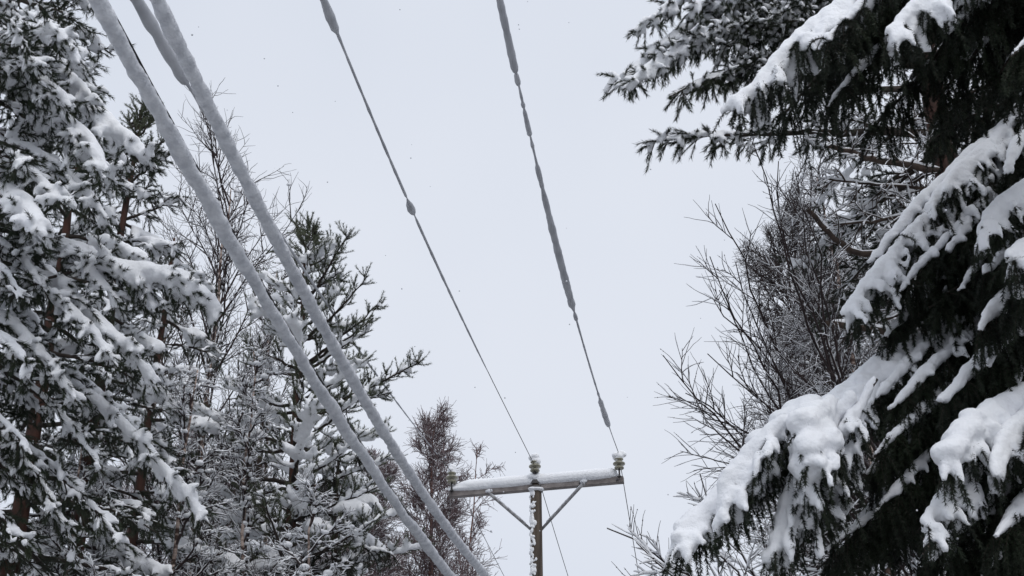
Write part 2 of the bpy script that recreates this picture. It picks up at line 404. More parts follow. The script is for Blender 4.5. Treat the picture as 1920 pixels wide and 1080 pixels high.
def plane_hit(P0, x, y):
    r = ray(x, y); t = ((P0-EYE)@NRM)/(r@NRM); return EYE+r*t, t
def wire(name, label, P0, px, diam, end, cable_r, back=9., fwd=0., slits=False, seed=0, group='snow-covered wires of the power line', ahead=None, const=None, deg=3, deep=1.):
    K = [plane_hit(P0, *p) for p in px]; S = np.array([(k[0]-P0)@DIR for k in K]); Zk = np.array([k[0][2] for k in K])
    pf = np.polyfit(S, Zk, deg); s0, s1 = S[0], (end if end is not None else S[-1])
    def zz(s):
        z = np.polyval(pf, np.clip(s, s0, S[-1])); sl0 = np.polyval(np.polyder(pf), s0); sl1 = np.polyval(np.polyder(pf), S[-1])
        return z+np.where(s < s0, (s-s0)*sl0, 0)+np.where(s > S[-1], (s-S[-1])*sl1, 0)
    s = np.arange(s0-back, s1+.001, .012); s = np.append(s, s1)
    P = P0*np.array([1, 1, 0])+DIR*s[:, None]+UP*zz(s)[:, None]
    root = thing(name, label, 'power line wire', P[-1], group); of = P[-1]
    CP = P[::12]; CP = np.vstack([CP, P[-1:]])
    if ahead is not None:
        e, A = ahead; q = np.linspace(0, 1, 60)[1:]; Sx = 42*q
        k0 = [plane_hit(P0, *p)[0] for p in A]; ss = np.array([(k-P0)@DIR for k in k0]); zs = np.array([k[2] for k in k0])
        z1 = P[-1, 2]; slope = np.mean((zs-z1)/(ss-s1))*1.06
        Q = P[-1]+DIR*(Sx)[:, None]+UP*(slope*Sx-slope*Sx**2/45)[:, None]; CP = np.vstack([CP, Q])
    # snow sleeve
    dep = (P-EYE)@np.array([0, cp, sp])
    if const: r = np.full(len(s), const/2)
    else:
        yk, dk = np.array(diam, float).T
        Sy = np.array([(plane_hit(P0, np.interp(q, [p[1] for p in px], [p[0] for p in px]), q)[0]-P0)@DIR for q in yk])
        r = np.interp(s, Sy, dk)*dep/F/2
    nl = wob(P, (9 if slits else 14) if const else 20, seed)
    r = r*(1+(.20 if slits else .13 if const else .2)*nl+(.03 if const else .04)*wob(P, 45 if not const else 90, seed+3))
    if slits:
        C = P+NRM*(.011*wob(P, 9, seed+9))[:, None]+UP*(.009*wob(P, 12, seed+4))[:, None]; CP = CP+UP*.028+NRM*(.026+.008*wob(CP, 2.5, 3))[:, None]
    else: C = P-UP*(r*.12)[:, None]-NRM*(r*.12)[:, None]
    mb = MB(); tubes(mb, CP, np.full(len(CP), cable_r), 6, True)
    part('cable', mb, 'cable', root, of)
    run = r > cable_r*1.02
    mb = MB(); edges = np.flatnonzero(np.diff(np.concatenate([[0], run.astype(int), [0]])))
    for a, b in zip(edges[::2], edges[1::2]):
        if b-a < 4: continue
        rr = r[a:b].copy(); rr[0] *= .5; rr[-1] *= .5
        tubes(mb, C[a:b], rr, 26 if const else 12, True)
    me = mb.mesh('snow', M['shaded_snow' if const else 'shaded_thin_snow'], of)
    n = len(me.vertices); V = np.empty(n*3, np.float32); me.vertices.foreach_get('co', V); V = V.reshape(-1, 3).astype(float)
    nn = np.empty(n*3, np.float32); me.vertex_normals.foreach_get('vector', nn); nn = nn.reshape(-1, 3)
    amp = (.007 if const else .0005)
    V += nn*(amp*(wob(V, 22, seed)+.6*wob(V, 60, seed+2)+.35*wob(V, 150, seed+6)))[:, None]; me.vertices.foreach_set('co', V.astype(np.float32).ravel()); me.update()
    link('snow', me, root)
    return root
W3 = [(261, 0), (330, 120), (362, 180), (525, 438), (597, 540), (667, 648), (716, 718), (775, 795), (843, 880)]
W4 = [(608.5, 0), (631, 61), (663.5, 132), (694, 212), (720.6, 273), (761, 369), (794, 440), (817, 492), (855, 570), (890, 645), (925, 720), (960, 787), (1000, 868)]
W5 = [(938, 0), (951.6, 61), (967, 130), (981, 200), (995, 261), (1008, 310), (1024, 375), (1038, 440), (1046, 460), (1075, 580), (1092, 640), (1122, 740), (1140, 790), (1162, 856)]
W1 = [(182, 0), (216, 60), (247, 120), (279, 180), (312, 240), (346, 300), (380, 360), (413, 420), (449, 480), (483, 540), (523, 600), (558, 660), (590, 720), (629, 780), (672, 840), (712, 900), (754, 960), (799, 1020), (844, 1080)]
W2 = [(296, 0), (325, 60), (357, 120), (384, 180), (412, 240), (442, 300), (475, 360), (507, 420), (538, 480), (569, 540), (601, 600), (631, 660), (670, 720), (699, 780), (738, 840), (777, 900), (824, 960), (864, 1020), (912, 1080)]
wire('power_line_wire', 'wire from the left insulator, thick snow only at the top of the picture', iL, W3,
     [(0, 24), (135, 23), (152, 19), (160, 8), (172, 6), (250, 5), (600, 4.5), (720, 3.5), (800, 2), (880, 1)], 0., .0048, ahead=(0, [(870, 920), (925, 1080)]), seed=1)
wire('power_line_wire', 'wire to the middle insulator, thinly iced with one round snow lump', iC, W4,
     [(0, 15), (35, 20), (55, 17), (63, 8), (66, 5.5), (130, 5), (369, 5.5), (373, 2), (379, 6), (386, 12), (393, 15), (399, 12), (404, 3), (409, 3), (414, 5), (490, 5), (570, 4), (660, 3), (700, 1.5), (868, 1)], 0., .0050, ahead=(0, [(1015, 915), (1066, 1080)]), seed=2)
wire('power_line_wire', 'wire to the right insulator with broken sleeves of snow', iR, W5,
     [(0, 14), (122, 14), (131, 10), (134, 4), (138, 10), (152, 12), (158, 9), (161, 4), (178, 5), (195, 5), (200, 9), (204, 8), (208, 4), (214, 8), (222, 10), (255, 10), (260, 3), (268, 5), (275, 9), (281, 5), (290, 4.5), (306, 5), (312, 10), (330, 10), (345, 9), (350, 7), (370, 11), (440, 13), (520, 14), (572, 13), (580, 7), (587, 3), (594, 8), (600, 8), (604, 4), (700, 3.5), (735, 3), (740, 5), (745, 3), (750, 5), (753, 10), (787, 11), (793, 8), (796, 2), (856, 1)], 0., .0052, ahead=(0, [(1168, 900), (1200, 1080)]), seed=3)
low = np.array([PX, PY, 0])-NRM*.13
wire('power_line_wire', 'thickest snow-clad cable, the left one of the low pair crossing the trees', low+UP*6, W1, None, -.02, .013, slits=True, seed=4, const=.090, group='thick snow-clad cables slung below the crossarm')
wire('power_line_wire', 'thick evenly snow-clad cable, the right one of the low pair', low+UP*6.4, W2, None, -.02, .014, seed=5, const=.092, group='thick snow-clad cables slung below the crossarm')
print('line', time.time()-T0)
# ------------------------------------------------------------------ conifers
def cap_mesh(TL, R0, z):
    return None
def conifer(name, label, x, y, H, r0, z0=0., lean=(0, 0), seed=0, barkm='pine_bark', group=None):
    TL = trunk_line(x, y, -.2, H, lean, 30, .012, seed); off = np.array([x, y, 0.])
    root = thing(name, label, 'tree', off, group)
    mb = MB(); t = np.linspace(0, 1, 30); R = r0*(1-t)**.8+.012
    tubes(mb, TL, R*(1+.05*wob(TL, 3, seed)), 14, True); part('trunk', mb, barkm, root, off)
    return root, TL, off
def dpt(P): return float((np.asarray(P)-EYE)@np.array([0, cp, sp]))
def explicit(root, TL, off, specs, kind, base_seed=0, **kw):
    """specs: (tip px, tip py, tip depth, height of the root on the trunk above/below the tip, lift, snow, lateral length)"""
    for i, s in enumerate(specs):
        px, py, d, dz, lift, snow, lat = s[:7]
        tip = at(px, py, d); z = min(tip[2]+dz, TL[-1, 2]-.1); rt = on_trunk(TL, z)
        k2 = dict(kw)
        if len(s) > 7: k2.update(s[7])
        if 'root' in k2: rt = at(*k2.pop('root'))-UP*.05; k2['stem'] = k2.get('stem', .3)
        bough(root, off, rt, tip, (0, 0, lift), kind, snow, lat, seed=base_seed+i*7, **k2)
def ring(root, TL, off, z0, z1, n, length, rise, lift, kind, snow, lat, az=(0, 360), seed=0, up=None, **kw):
    """n limbs round the trunk between heights z0..z1"""
    rr = np.random.default_rng(seed)
    for i in range(n):
        z = z0+(z1-z0)*(i+rr.random()*.6)/n; f = (z-z0)/max(1e-6, z1-z0)
        a = math.radians(az[0]+((i*137.5+rr.uniform(-15, 15)) % (az[1]-az[0])))
        Ln = (length(z) if callable(length) else length)*rr.uniform(.8, 1.15)
        rs = (rise(z) if callable(rise) else rise)
        rt = on_trunk(TL, z); tip = rt+np.array([math.cos(a)*Ln, math.sin(a)*Ln, Ln*rs])
        bough(root, off, rt, tip, (0, 0, lift*Ln), kind, snow*rr.uniform(.45, 1.35), lat, seed=seed+i*3, **kw)

# near spruce on the right (trunk just outside the frame)
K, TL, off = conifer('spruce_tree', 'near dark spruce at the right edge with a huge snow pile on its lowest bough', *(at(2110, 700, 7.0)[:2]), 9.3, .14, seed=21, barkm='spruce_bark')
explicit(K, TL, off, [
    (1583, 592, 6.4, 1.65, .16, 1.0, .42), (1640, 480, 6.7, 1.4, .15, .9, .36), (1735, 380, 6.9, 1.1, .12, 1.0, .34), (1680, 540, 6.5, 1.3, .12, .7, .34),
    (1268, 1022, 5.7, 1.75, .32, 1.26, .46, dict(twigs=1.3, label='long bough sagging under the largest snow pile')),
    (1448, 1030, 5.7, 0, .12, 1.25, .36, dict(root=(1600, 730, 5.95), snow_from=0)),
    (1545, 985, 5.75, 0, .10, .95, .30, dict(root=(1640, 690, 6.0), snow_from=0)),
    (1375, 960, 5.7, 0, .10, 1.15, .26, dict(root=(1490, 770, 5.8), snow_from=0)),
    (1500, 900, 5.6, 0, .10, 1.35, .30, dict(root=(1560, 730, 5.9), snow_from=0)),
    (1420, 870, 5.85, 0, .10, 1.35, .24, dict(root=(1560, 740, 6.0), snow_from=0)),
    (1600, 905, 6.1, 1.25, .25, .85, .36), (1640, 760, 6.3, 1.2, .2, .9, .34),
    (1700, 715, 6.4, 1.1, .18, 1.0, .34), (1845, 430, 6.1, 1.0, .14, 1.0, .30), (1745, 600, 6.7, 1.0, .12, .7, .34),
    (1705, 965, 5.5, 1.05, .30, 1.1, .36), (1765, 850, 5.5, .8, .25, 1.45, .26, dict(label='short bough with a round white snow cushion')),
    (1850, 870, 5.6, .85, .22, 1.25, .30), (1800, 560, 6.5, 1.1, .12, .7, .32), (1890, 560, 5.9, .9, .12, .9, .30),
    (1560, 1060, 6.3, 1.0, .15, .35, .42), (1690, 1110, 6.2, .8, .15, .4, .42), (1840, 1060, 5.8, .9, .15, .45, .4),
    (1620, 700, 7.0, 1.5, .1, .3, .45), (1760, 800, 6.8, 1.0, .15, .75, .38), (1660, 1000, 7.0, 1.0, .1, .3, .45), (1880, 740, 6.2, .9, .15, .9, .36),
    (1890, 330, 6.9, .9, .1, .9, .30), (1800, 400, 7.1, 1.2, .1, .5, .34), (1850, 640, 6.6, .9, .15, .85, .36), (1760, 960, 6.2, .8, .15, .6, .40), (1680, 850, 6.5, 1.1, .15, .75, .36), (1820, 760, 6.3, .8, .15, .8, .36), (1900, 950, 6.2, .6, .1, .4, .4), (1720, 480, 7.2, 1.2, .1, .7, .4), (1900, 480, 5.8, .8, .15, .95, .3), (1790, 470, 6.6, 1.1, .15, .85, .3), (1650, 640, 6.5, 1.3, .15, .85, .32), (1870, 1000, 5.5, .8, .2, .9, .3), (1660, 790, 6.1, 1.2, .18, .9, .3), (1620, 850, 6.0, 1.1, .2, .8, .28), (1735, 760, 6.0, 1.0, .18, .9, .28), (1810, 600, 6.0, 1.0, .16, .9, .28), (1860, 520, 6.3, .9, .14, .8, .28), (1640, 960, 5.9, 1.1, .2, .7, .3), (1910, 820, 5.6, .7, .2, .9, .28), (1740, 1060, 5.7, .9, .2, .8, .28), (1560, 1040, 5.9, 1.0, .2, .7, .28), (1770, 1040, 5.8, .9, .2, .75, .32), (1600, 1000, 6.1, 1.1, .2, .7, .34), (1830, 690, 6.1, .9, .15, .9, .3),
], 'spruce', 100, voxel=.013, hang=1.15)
ring(K, TL, off, 3.6, 9.0, 22, lambda z: .35+1.75*(9.4-z)/5.5, -.45, .12, 'spruce', .5, .36, (-60, 100), 300, dens=.5, voxel=.035)
ring(K, TL, off, 3.2, 8.8, 34, lambda z: .25+1.25*(9.4-z)/5.5, -.55, .10, 'spruce', .22, .46, (110, 230), 400, dens=1.0, voxel=.025)
print('K', time.time()-T0)

# second spruce, nearer, only its hanging boughs reach in from the top right
K2, TL, off = conifer('spruce_tree', 'spruce whose drooping boughs hang into the top right corner', *(at(2330, 0, 6.0)[:2]), 14, .19, seed=22, barkm='spruce_bark')
explicit(K2, TL, off, [
    (1378, 195, 5.9, 1.5, .45, 1.05, .44, dict(label='long drooping bough with a clean snow ridge', snow_from=.3)),
    (1470, 235, 6.1, 1.5, .40, .35, .46), (1560, 215, 6.0, 1.4, .4, .6, .44), (1640, 250, 6.3, 1.4, .3, .25, .46),
    (1668, 75, 5.7, 1.0, .3, 1.1, .34), (1540, 95, 5.8, 1.2, .35, .9, .34), (1745, 200, 6.2, 1.1, .2, .3, .42),
    (1590, 60, 6.2, 1.1, .3, .5, .42), (1780, 60, 5.9, .9, .2, .9, .34), (1850, 140, 6.1, .9, .2, .35, .38),
    (1700, 130, 6.6, 1.0, .25, .25, .42), (1890, 90, 5.6, .8, .2, .7, .34), (1480, 120, 6.4, 1.3, .35, .3, .4), (1880, 10, 6.2, .7, .2, .6, .4), (1650, 0, 6.3, .8, .2, .5, .4),
    (1900, 200, 6.4, .8, .2, .5, .32),
], 'spruce', 500, hang=1.25)
ring(K2, TL, off, 7.6, 13.5, 14, lambda z: .4+1.9*(14.3-z)/6.5, -.4, .12, 'spruce', .5, .36, (-150, 100), 600, dens=.5, voxel=.03)
print('K2', time.time()-T0)

# tall pine behind them: red trunk, long limbs reaching out over the gap
Lp, TL, off = conifer('pine_tree', 'tall pine with reddish bare trunk between the birches and the near spruce', *(at(1772, 300, 11.)[:2]), 16, .15, seed=23)
explicit(Lp, TL, off, [
    (1130, 168, 9.9, 1.7, 1.0, 1.2, .34, dict(twigs=1.5, snow_from=.5)), (1168, 175, 9.7, 1.5, .9, 1.2, .32, dict(twigs=1.5, snow_from=.5)), (1262, 190, 9.9, 1.2, .5, .6, .42, dict(twigs=1.5)),
    (1190, 60, 10.2, 1.3, .8, 1.2, .34, dict(twigs=1.4)), (1250, 90, 10.0, 1.0, .5, 1.1, .36, dict(twigs=1.4)), (1300, 150, 10.1, .9, .35, .6, .42, dict(twigs=1.5)), (1330, 90, 10.3, .9, .35, .7, .42, dict(twigs=1.5)), (1280, 20, 10.3, .8, .4, 1.1, .38, dict(twigs=1.4)),
    (1215, 252, 9.7, .80, .10, .75, .26, dict(twigs=1.2, snow_from=.35)), (1370, 60, 10.4, .6, .2, .6, .42), (1420, 150, 10.4, .7, .2, .5, .40), (1330, 20, 10.4, .6, .2, .9, .42), (1380, 190, 10.2, .75, .1, .5, .36),
    (1480, 505, 11.2, .6, .15, .8, .34), (1530, 470, 11.4, .5, .15, .8, .34), (1560, 560, 11.5, .4, .1, .5, .34), (1600, 430, 11.4, .4, .1, .7, .3), (1540, 380, 11.8, .4, .1, .9, .3),
    (1530, 600, 11.2, .3, .1, .4, .3), (1640, 520, 11.6, .3, .1, .6, .3), (1480, 30, 10.6, .5, .2, .5, .42),
], 'pine', 700, voxel=.018)
ring(Lp, TL, off, 12.2, 15.8, 16, lambda z: .4+1.2*(16-z)/4, .1, .1, 'pine', .8, .36, (-90, 150), 800, dens=.5, voxel=.035)
# bare dead limbs with snow on the pine's trunk
def dead(root, off, pts, r0, r1, seed, snow=.8, n=13, ln=.5, label=None):
    P = np.array(pts); q = np.linspace(0, len(P)-1, 14); A = np.stack([np.interp(q, range(len(P)), P[:, i]) for i in range(3)], 1)
    A = A+np.cumsum(rng.normal(size=A.shape)*.008, 0)
    wd = MB(); tubes(wd, A, np.linspace(r0, r1, 14), 7, True)
    B, _, _ = sprout(A[None], n, .15, .98, ln, 50, -.1, 6, False, .16); C, _, _ = sprout(B, 6, .2, .95, ln*.5, 45, -.1, 5, False, .15)
    tubes(wd, B, taper(len(B), 6, .006, .0025), 4); tubes(wd, C, taper(len(C), 5, .003, .0015), 3)
    w_ = part('branch', wd, 'spruce_bark', root, off)
    if label: w_['label'] = label
    sn = MB(); snowlines(sn, A[None], np.linspace(r0, r1, 14)[None]*snow+.006); snowlines(sn, B, np.full(B.shape[:2], .008)); snowlines(sn, C, np.full(C.shape[:2], .006))
    part('snow', sn, 'snow', root, off, w_)
def snowlines(sn, P, R, keep=1., f=20, sides=4):
    """snow resting on the upper side of twigs that are not too steep"""
    T = norm(P[:, -1]-P[:, 0]); k = (np.abs(T[:, 2]) < rng.uniform(.6, .97, len(P))) & (rng.random(len(P)) < keep)
    P = P[k]; R = R[k]
    if not len(P): return
    R = R*np.clip(.9+.8*wob(P.reshape(-1, 3), 2*f, 77).reshape(R.shape), .1, 2.0); R = R.copy(); R[:, -1] *= .4
    tubes(sn, P+UP*(R*.75)[:, :, None], R, sides, False)
tk = lambda py: on_trunk(TL, at(1772, py, 11.)[2])
for i, (pts, r0, r1, n) in enumerate([
    ([tk(330), at(1640, 300, 10.6), at(1550, 262, 10.3)], .03, .016, 8),
    ([tk(500), at(1610, 470, 10.7), at(1528, 385, 10.4)], .03, .018, 5),
    ([tk(560), at(1680, 620, 10.8), at(1530, 598, 10.5)], .030, .026, 2),
    ([tk(380), at(1650, 345, 10.9), at(1560, 330, 10.8)], .016, .006, 10),
    ([tk(440), at(1660, 410, 10.9), at(1570, 420, 10.8)], .018, .007, 10),
    ([tk(300), at(1700, 240, 10.9), at(1600, 215, 10.8)], .016, .006, 10),
    ([tk(650), at(1660, 600, 10.9), at(1570, 640, 10.8)], .018, .007, 10),
    ([tk(270), at(1830, 250, 10.9), at(1900, 180, 10.8)], .018, .006, 8),
    ([tk(720), at(1640, 700, 10.9), at(1540, 720, 10.8)], .016, .006, 9)]):
    dead(Lp, off, pts, r0, r1, i, n=int(n*1.5), label='broken thick bare limb' if i == 2 else None)
print('L', time.time()-T0)

# ------------------------------------------------------------------ left conifers
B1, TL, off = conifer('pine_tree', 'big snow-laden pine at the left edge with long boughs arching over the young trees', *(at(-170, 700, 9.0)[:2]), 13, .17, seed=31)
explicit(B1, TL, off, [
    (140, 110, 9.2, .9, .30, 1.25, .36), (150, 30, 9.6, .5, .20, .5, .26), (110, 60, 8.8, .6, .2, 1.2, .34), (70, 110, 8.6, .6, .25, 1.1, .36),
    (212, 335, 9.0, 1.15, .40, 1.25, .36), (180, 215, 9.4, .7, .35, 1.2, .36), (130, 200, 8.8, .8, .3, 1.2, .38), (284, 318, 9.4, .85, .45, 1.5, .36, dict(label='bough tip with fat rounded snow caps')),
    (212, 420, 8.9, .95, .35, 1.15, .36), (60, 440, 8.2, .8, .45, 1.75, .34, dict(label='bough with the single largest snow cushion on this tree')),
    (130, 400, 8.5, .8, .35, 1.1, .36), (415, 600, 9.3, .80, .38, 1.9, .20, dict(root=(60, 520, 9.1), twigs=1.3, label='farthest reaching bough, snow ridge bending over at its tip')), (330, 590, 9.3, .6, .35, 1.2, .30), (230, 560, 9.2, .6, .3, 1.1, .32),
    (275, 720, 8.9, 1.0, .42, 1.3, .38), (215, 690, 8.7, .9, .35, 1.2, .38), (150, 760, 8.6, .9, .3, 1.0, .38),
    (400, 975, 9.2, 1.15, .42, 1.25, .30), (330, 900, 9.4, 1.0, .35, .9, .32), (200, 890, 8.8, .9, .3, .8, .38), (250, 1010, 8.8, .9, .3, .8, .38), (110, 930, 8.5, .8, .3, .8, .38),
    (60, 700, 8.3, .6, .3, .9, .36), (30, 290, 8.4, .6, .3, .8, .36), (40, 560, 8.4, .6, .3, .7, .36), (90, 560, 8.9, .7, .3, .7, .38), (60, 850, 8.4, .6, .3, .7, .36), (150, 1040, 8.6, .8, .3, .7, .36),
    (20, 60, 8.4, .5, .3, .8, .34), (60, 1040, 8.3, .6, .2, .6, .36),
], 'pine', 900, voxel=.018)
ring(B1, TL, off, 4.6, 12.6, 24, lambda z: .5+1.5*(13.2-z)/7, -.35, .15, 'pine', 1.1, .36, (60, 250), 1000, dens=.6, voxel=.035)
ring(B1, TL, off, 4.6, 11.6, 30, lambda z: .62+.30*(13.2-z)/7, -.35, .15, 'pine', 1.1, .36, (-80, 60), 1050, dens=.7, voxel=.03)
print('B1', time.time()-T0)
A1, TL, off = conifer('pine_tree', 'slim pine with a small dark leader standing behind the big left pine', *(at(203, 600, 13.5)[:2]), at(203, 112, 13.9)[2], .11, seed=32)
ztop = TL[-1, 2]
ring(A1, TL, off, ztop-.30, ztop-.18, 6, .15, 1.4, -.05, 'young', .1, .03, (0, 360), 1100, voxel=.02, dens=1.2, twigs=.5, sub=.4)
bough(A1, off, TL[-1]-UP*.1, TL[-1]+UP*.14, (0, 0, 0), 'young', 0, .03, seed=3, dens=1.5, twigs=.5)
ring(A1, TL, off, ztop-.60, ztop-.52, 4, .28, .9, -.05, 'young', .15, .08, (0, 360), 1110, voxel=.02, dens=1.2, twigs=.8, sub=.5)
ring(A1, TL, off, ztop-1.3, ztop-.5, 10, lambda z: .16+.24*(ztop-z), .5, .0, 'pine', .6, .2, (0, 360), 1150, voxel=.025)
ring(A1, TL, off, 4.8, ztop-1.2, 52, lambda z: .36+.12*(ztop-z), -.25, .12, 'pine', 1.3, .34, (0, 360), 1200, voxel=.03, dens=.7)
print('A1', time.time()-T0)
B2, TL, off = conifer('pine_tree', 'shaded pine low at the left, covered in many small snow lumps', *(at(45, 900, 12.2)[:2]), 9.6, .13, seed=33)
ring(B2, TL, off, 4.0, 9.5, 60, lambda z: .5+.24*(9.8-z), -.3, .12, 'pine', 1.0, .34, (0, 360), 1300, voxel=.03, dens=.7)
B3, TL, off = conifer('pine_tree', 'low snow-covered pine filling the space under the arching bough', *(at(262, 900, 14.5)[:2]), 9.5, .10, seed=34)
ring(B3, TL, off, 4.6, 9.4, 46, lambda z: .35+.25*(9.6-z), -.3, .12, 'pine', 1.2, .30, (0, 360), 1400, voxel=.035, dens=.6)
print('B3', time.time()-T0)
# young pine by the cables
D, TL, off = conifer('pine_tree', 'young upright pine with bristly bare-tipped shoots behind the thick cables', *(at(562, 700, 15.)[:2]), at(566, 395, 15.4)[2], .095, seed=35)
zt = TL[-1, 2]
ring(D, TL, off, zt-.26, zt-.16, 7, .15, 1.5, -.1, 'young', .10, .03, (0, 360), 1500, voxel=.02, dens=1.1, sub=.4, twigs=.5)
bough(D, off, TL[-1]-UP*.1, TL[-1]+UP*.12, (0, 0, 0), 'young', 0, .03, seed=3, dens=1.4, twigs=.5)
for j in range(9):
    zc = zt-.42-.42*j
    ring(D, TL, off, zc-.05, zc+.05, 6, .30+.155*j*(1 if j < 7 else .8), .55-.05*j, -.08, 'young', 1.05, .22+.02*j, (0, 360), 1520+20*j, voxel=.022, dens=1.1)
explicit(D, TL, off, [(652, 430, 15.0, -.55, -.05, .2, .16), (718, 562, 14.9, -.55, -.05, .5, .24), (797, 672, 14.8, -.55, .02, .45, .26, dict(twigs=1.3, label='longest side branch, reaching past the right cable')), (735, 735, 14.9, -.3, .05, .6, .3), (700, 600, 15.1, -.5, .0, .6, .26), (690, 520, 14.9, -.5, -.05, .4, .22)], 'young', 1720, voxel=.022)
ring(D, TL, off, 5.4, zt-4.2, 22, lambda z: 1.25, -.15, .1, 'pine', 1.1, .36, (0, 360), 1740, voxel=.03)
G, TL, off = conifer('spruce_tree', 'squat snow-smothered spruce below the young pine', *(at(640, 1000, 14.2)[:2]), at(625, 790, 14.)[2], .09, seed=36, barkm='spruce_bark')
zg = TL[-1, 2]
ring(G, TL, off, 4.2, zg-.05, 40, lambda z: .25+.42*(zg-z), -.35, .12, 'spruce', 1.15, .28, (0, 360), 1800, voxel=.03, dens=.6, sub=.7)
G2, TL, off = conifer('spruce_tree', 'snowy spruce partly hidden by the birch and the arching bough', *(at(480, 1000, 17.)[:2]), at(480, 640, 17.)[2], .1, seed=37, barkm='spruce_bark')
zg = TL[-1, 2]
ring(G2, TL, off, 4.6, zg-.05, 46, lambda z: .2+.36*(zg-z), -.35, .12, 'spruce', 1.25, .28, (0, 360), 1900, voxel=.035, dens=.5, sub=.6)
print('conifers', time.time()-T0)

# ------------------------------------------------------------------ bare trees
def bare(name, label, x, y, H, r0, z_first, n1, L1, a1, g1, n2, L2, n3, L3, n4=0, L4=.2, twig='birch_twig', bark='birch_bark', snow=.6, lean=(0, 0), seed=0, g3=.1, r1=.016, prof=None, wig=.06, group=None, tr=(.0035, .0022), clots=0, tl=None, b0=.18):
    global rng
    rng = np.random.default_rng(seed+1000)
    TL = trunk_line(x, y, -.2, H, lean, 30, .022, seed) if tl is None else tl
    off = np.array([x, y, 0.]); root = thing(name, label, 'tree', off, group)
    mb = MB(); t = np.linspace(0, 1, len(TL)); tubes(mb, TL, r0*(1-t)**.85+.006, 10, True); part('trunk', mb, bark, root, off)
    A, ta, _ = sprout(TL[None], n1, (z_first+.2)/(TL[-1, 2]+.2), .985, L1, a1, g1, 12, False, wig, prof=prof or (lambda t: np.clip(1.25-t, .12, 1)))
    B, tb, bi = sprout(A, n2, b0, .98, np.clip(.55*plen(A), .16, L2), 38, g1*.6, 8, False, wig, prof=lambda t: 1.1-.6*t)
    la = plen(A)[bi]; 
    C, _, _ = sprout(B, n3, .15, .98, np.clip(.8*plen(B), .10, L3), 40, g3, 6, False, wig*1.6+.03, prof=lambda t: 1.1-.5*t)
    mb = MB(); tubes(mb, A, taper(len(A), 12, r1*np.clip(plen(A)/plen(A).max(), .35, 1), .003), 5)
    tubes(mb, B, taper(len(B), 8, r1*.35, .002), 4); tubes(mb, C, taper(len(C), 6, tr[0]*.6, tr[1]*.75), 3)
    if n4:
        Dd, _, _ = sprout(C, n4, .2, .98, L4, 36, g3, 4, False, wig*1.3, prof=lambda t: 1.1-.5*t)
        tubes(mb, Dd, np.full(Dd.shape[:2], tr[1]*.8), 3)
    cr = part('crown', mb, twig, root, off)
    if snow:
        sn = MB()
        if clots:
            for Q_, n_, r_a in ((A, clots, .030), (B, clots*2, .020)):
                c_, _ = sample(Q_, rng.integers(0, len(Q_), n_), rng.uniform(.15, .9, n_)); q_ = rng.uniform(.4, 1.2, n_)*r_a
                balls(sn, c_+UP*(q_*.7)[:, None], np.stack([q_*1.3, q_*1.2, q_*.8], 1))
        snowlines(sn, A, taper(len(A), 12, .012*snow, .006*snow)); snowlines(sn, B, np.full(B.shape[:2], .009*snow), .9)
        snowlines(sn, C, np.full(C.shape[:2], .0065*snow), .8)
        if n4: snowlines(sn, Dd, np.full(Dd.shape[:2], .005*snow), .6)
        part('snow', sn, 'snow', root, off)
    return root
p = at(397, 800, 16.)
bare('birch_tree', 'upright birch with a fan of ascending bare twigs between the two left pines', p[0], p[1], at(375, 235, 16.4)[2], .075, 4.5, 46, 2.6, 24, .25, 9, .8, 6, .38, 0, snow=.5, clots=90, lean=(-.12, .2), seed=41, g3=.2, prof=lambda t: np.clip(1.45-t, .15, .8))
p = at(330, 1000, 13.)
bare('birch_sapling', 'snow-lined sapling with steep stems at the bottom left under the arching bough', p[0], p[1], 7.4, .045, 2.5, 24, 1.5, 38, .1, 7, .55, 5, .28, 2, .15, snow=.8, seed=42, clots=110, r1=.024, wig=.12)
p = at(470, 1000, 14.)
bare('birch_sapling', 'snow-lined sapling in the gap left of the thickest cable near its foot', p[0], p[1], 8.0, .035, 2.8, 28, 1.5, 36, .1, 7, .55, 5, .28, 2, .15, snow=.75, seed=43, clots=110, r1=.024, wig=.12)
p = at(560, 1050, 12.)
bare('birch_sapling', 'arching snow-lined sapling at the bottom edge beneath the squat spruce', p[0], p[1], 5.9, .03, 2.2, 24, 1.2, 45, .0, 7, .5, 5, .25, 2, .12, snow=.95, seed=44, clots=110, r1=.022, wig=.13)
p = at(150, 1080, 12.)
bare('birch_sapling', 'snow-lined sapling in the dark lower left corner', p[0], p[1], 6.3, .03, 2.2, 26, 1.3, 45, .0, 8, .5, 6, .25, 2, .12, snow=.95, seed=45, clots=110, r1=.022, wig=.13)
p = at(560, 900, 18.)
bare('birch_tree', 'thin grey birch crossing behind the young pine', p[0], p[1], at(470, 400, 18.)[2], .05, 5, 34, 1.8, 28, .25, 8, .7, 6, .35, 0, snow=.5, lean=(-.5, 0), seed=46)
p = at(250, 900, 19.)
bare('birch_tree', 'hazy bare birch seen through the gap right of the slim pine', p[0], p[1], at(300, 330, 19.)[2], .06, 5, 34, 2.0, 30, .25, 8, .8, 6, .35, 0, snow=.6, lean=(.2, 0), seed=47)
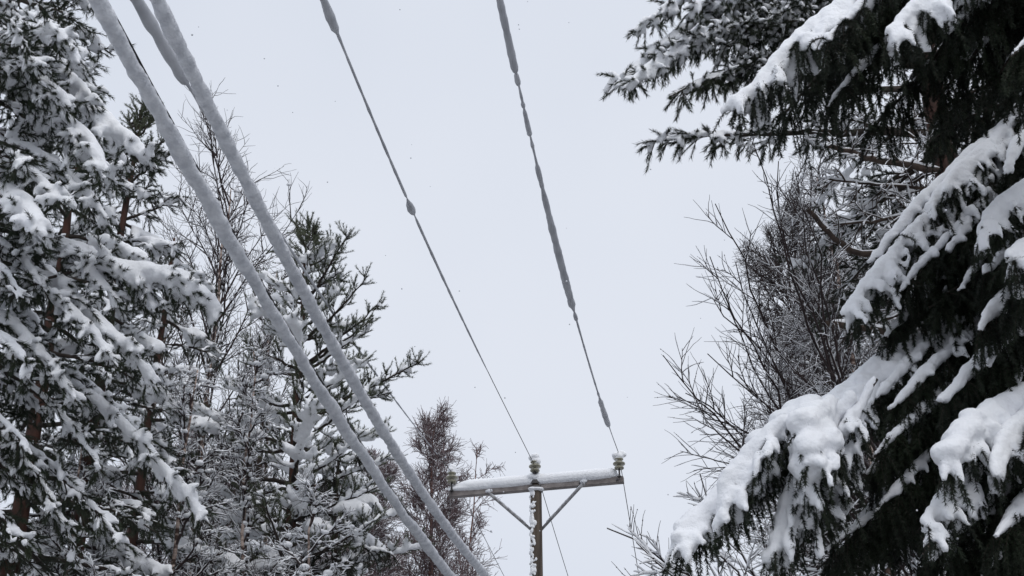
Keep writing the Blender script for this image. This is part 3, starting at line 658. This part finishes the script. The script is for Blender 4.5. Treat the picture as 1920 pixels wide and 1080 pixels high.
# brownish trees behind the pole
p = at(797, 900, 27.)
bare('birch_tree', 'brownish dense-crowned birch behind the left end of the crossarm', p[0], p[1], at(797, 755, 27.)[2], .12, 6, 85, 3.6, 36, .35, 9, 1.0, 6, .5, 1, .25, twig='brown_twig', bark='red_birch', snow=.5, seed=48, r1=.02, tr=(.006, .0045), prof=lambda t: np.clip(1.12-t, .14, .62), b0=.32)
p = at(872, 950, 30.)
bare('birch_tree', 'faint thin-crowned birch just left of the pole', p[0], p[1], at(868, 815, 30.)[2], .06, 6, 24, 1.7, 34, .3, 6, .8, 5, .4, 1, .2, twig='brown_twig', bark='red_birch', snow=0, seed=49, r1=.014, tr=(.006, .0045), g3=-.1, prof=lambda t: np.clip(1.35-t, .2, .65))
p = at(725, 1000, 25.)
bare('birch_tree', 'low brownish birch between the two thick cables', p[0], p[1], at(715, 850, 25.)[2], .08, 5, 70, 2.0, 38, .3, 10, .8, 7, .4, 2, .2, twig='brown_twig', bark='birch_bark', snow=.8, seed=50, r1=.016, tr=(.006, .0045))
for i, (px, py, d, lb) in enumerate([(560, 930, 27, 'distant brownish birch low behind the arching sapling'), (650, 900, 30, 'distant brownish birch behind the squat spruce'), (420, 860, 26, 'distant brownish birch glimpsed low behind the upright birch'), (300, 800, 25, 'distant brownish birch glimpsed behind the low left pine')]):
    p = at(px, 1000, d)
    bare('birch_tree', lb, p[0], p[1], at(px, py, d)[2], .09, 4.5, 60, 2.6, 42, .2, 10, 1.0, 7, .5, 2, .25, twig='brown_twig', bark='red_birch', snow=1.2, seed=51+i, r1=.018, tr=(.007, .005), group='distant birches behind the left trees')
# right-hand birches
p = at(1650, 800, 13.)
bare('birch_tree', 'fine-twigged birch left of the tall red-barked pine', p[0], p[1], at(1600, 170, 13.)[2], .07, 5.0, 40, 1.9, 50, .2, 9, .8, 8, .36, 2, .18, snow=.45, wig=.1, tr=(.003, .002), clots=60, seed=61, g3=-.35, lean=(-.25, 0))
p = at(1690, 900, 14.5)
bare('birch_tree', 'dense bare birch low behind the snow pile of the near spruce', p[0], p[1], at(1640, 420, 14.5)[2], .07, 4.0, 54, 2.6, 55, .35, 10, .9, 8, .38, 2, .18, snow=.4, wig=.09, tr=(.003, .002), clots=60, seed=62, g3=-.1, lean=(-.3, 0))
p = at(1600, 900, 16.)
bare('birch_tree', 'dark slender birch farthest back in the right-hand tangle', p[0], p[1], at(1540, 250, 16.)[2], .07, 5.0, 60, 2.4, 42, .3, 9, .9, 8, .42, 2, .18, snow=.3, seed=64, tr=(.0038, .0026), lean=(-.3, 0))
p = at(1800, 700, 13.5)
bare('birch_tree', 'snow-lined birch behind the red pine trunk', p[0], p[1], at(1800, 60, 13.5)[2], .07, 6.0, 46, 2.0, 55, .2, 9, .8, 7, .4, 2, .2, snow=.9, seed=63)

def leaning(name, label, starts, ends, d0, d1, seed, snow=.6, r=.013, twig='birch_twig', n2=9, L2=.60, n3=6, L3=.30, lift=.0, group=None):
    """multi-stemmed tree: stems from one foot, each ending where the photo shows its tip"""
    global rng
    rng = np.random.default_rng(seed)
    foot = at(*starts, d0)[:2]; base = np.array([foot[0], foot[1], 0.]); root = thing(name, label, 'tree', base, group)
    Z0 = at(*starts, d0)[2]
    mb = MB(); TLn = trunk_line(base[0], base[1], -.1, Z0, (0, 0), 10, .01, seed); tubes(mb, TLn, np.linspace(.05, .034, 10), 9, True); part('trunk', mb, 'birch_bark', root, base)
    hub = TLn[-1]; A = []
    for (x, y) in ends:
        e = at(x, y, d1+rng.uniform(-.5, .5)); A.append(bez(hub-UP*rng.uniform(0, .8), e, np.array([-.15, 0, -.12+lift])*np.linalg.norm(e-hub)*rng.uniform(.3, 1.1), 14))
    A = np.array(A)+np.cumsum(rng.normal(size=(len(A), 14, 3))*.028, 1)
    B, _, _ = sprout(A, n2, .25, .97, L2, 33, .12, 8, False, .07, prof=lambda t: 1.15-.75*t)
    C, _, _ = sprout(B, n3, .2, .97, L3, 36, .1, 6, False, .09, prof=lambda t: 1.1-.5*t)
    mb = MB(); tubes(mb, A, taper(len(A), 14, r, .0035), 5); tubes(mb, B, taper(len(B), 8, .0030, .0018), 4); tubes(mb, C, taper(len(C), 6, .0018, .0013), 3)
    # buds
    o_, T_ = sample(np.concatenate([C, B[:, -6:]]) if False else C, rng.integers(0, len(C), 1500), rng.random(1500))
    balls(mb, o_[:700], np.full(700, .0036))
    part('crown', mb, twig, root, base)
    sn = MB(); snowlines(sn, A, taper(len(A), 14, .010*snow, .006*snow)); snowlines(sn, B, np.full(B.shape[:2], .007*snow), .8); snowlines(sn, C, np.full(C.shape[:2], .005*snow), .6)
    part('snow', sn, 'snow', root, base)
leaning('alder_tree', 'many-stemmed bare tree whose long budded twigs lean out into the sky on the right', (1720, 900), [(1268, 642), (1275, 712), (1300, 740), (1292, 800), (1340, 482), (1372, 385), (1420, 275), (1440, 360), (1352, 590), (1330, 560), (1400, 470), (1460, 300), (1480, 420), (1340, 690), (1390, 640), (1290, 850), (1520, 380), (1430, 560)], 11., 10.2, 71)
leaning('willow_shrub', 'snow-lined twiggy shrub at the bottom edge beneath the snow pile', (1700, 1250), [(1172, 985), (1192, 1058), (1200, 1040), (1270, 930), (1300, 1000), (1330, 1060), (1250, 1090), (1400, 990), (1440, 1060), (1500, 960), (1560, 1000)], 8.6, 8.2, 72, snow=1.3, L2=.45, n2=8, L3=.2, r=.014)
leaning('willow_shrub', 'dim tangle of bare twigs in the dark lower right corner', (1850, 1250), [(1500, 1000), (1600, 940), (1650, 1020), (1560, 1070), (1720, 960), (1800, 930), (1880, 900), (1910, 1000), (1840, 1030), (1760, 1060)], 6.9, 6.9, 73, snow=.9, L2=.5, n2=9, L3=.22, r=.014)

# a few flakes still falling
rng = np.random.default_rng(5)
mb = MB(); n = 110; q = np.stack([rng.uniform(0, 1920, n), rng.uniform(0, 1080, n), rng.uniform(5, 14, n)], 1)
C = EYE+np.array([ray(a, b) for a, b, _ in q])*q[:, 2:]
balls(mb, C, rng.uniform(.003, .0055, n)); o = link('falling_snow', mb.mesh('falling_snow', M['shaded_snow'])); o['kind'] = 'stuff'; o['label'] = 'sparse small snowflakes drifting in the air'

bpy.data.scenes.remove(TMP)
print('done', time.time()-T0)
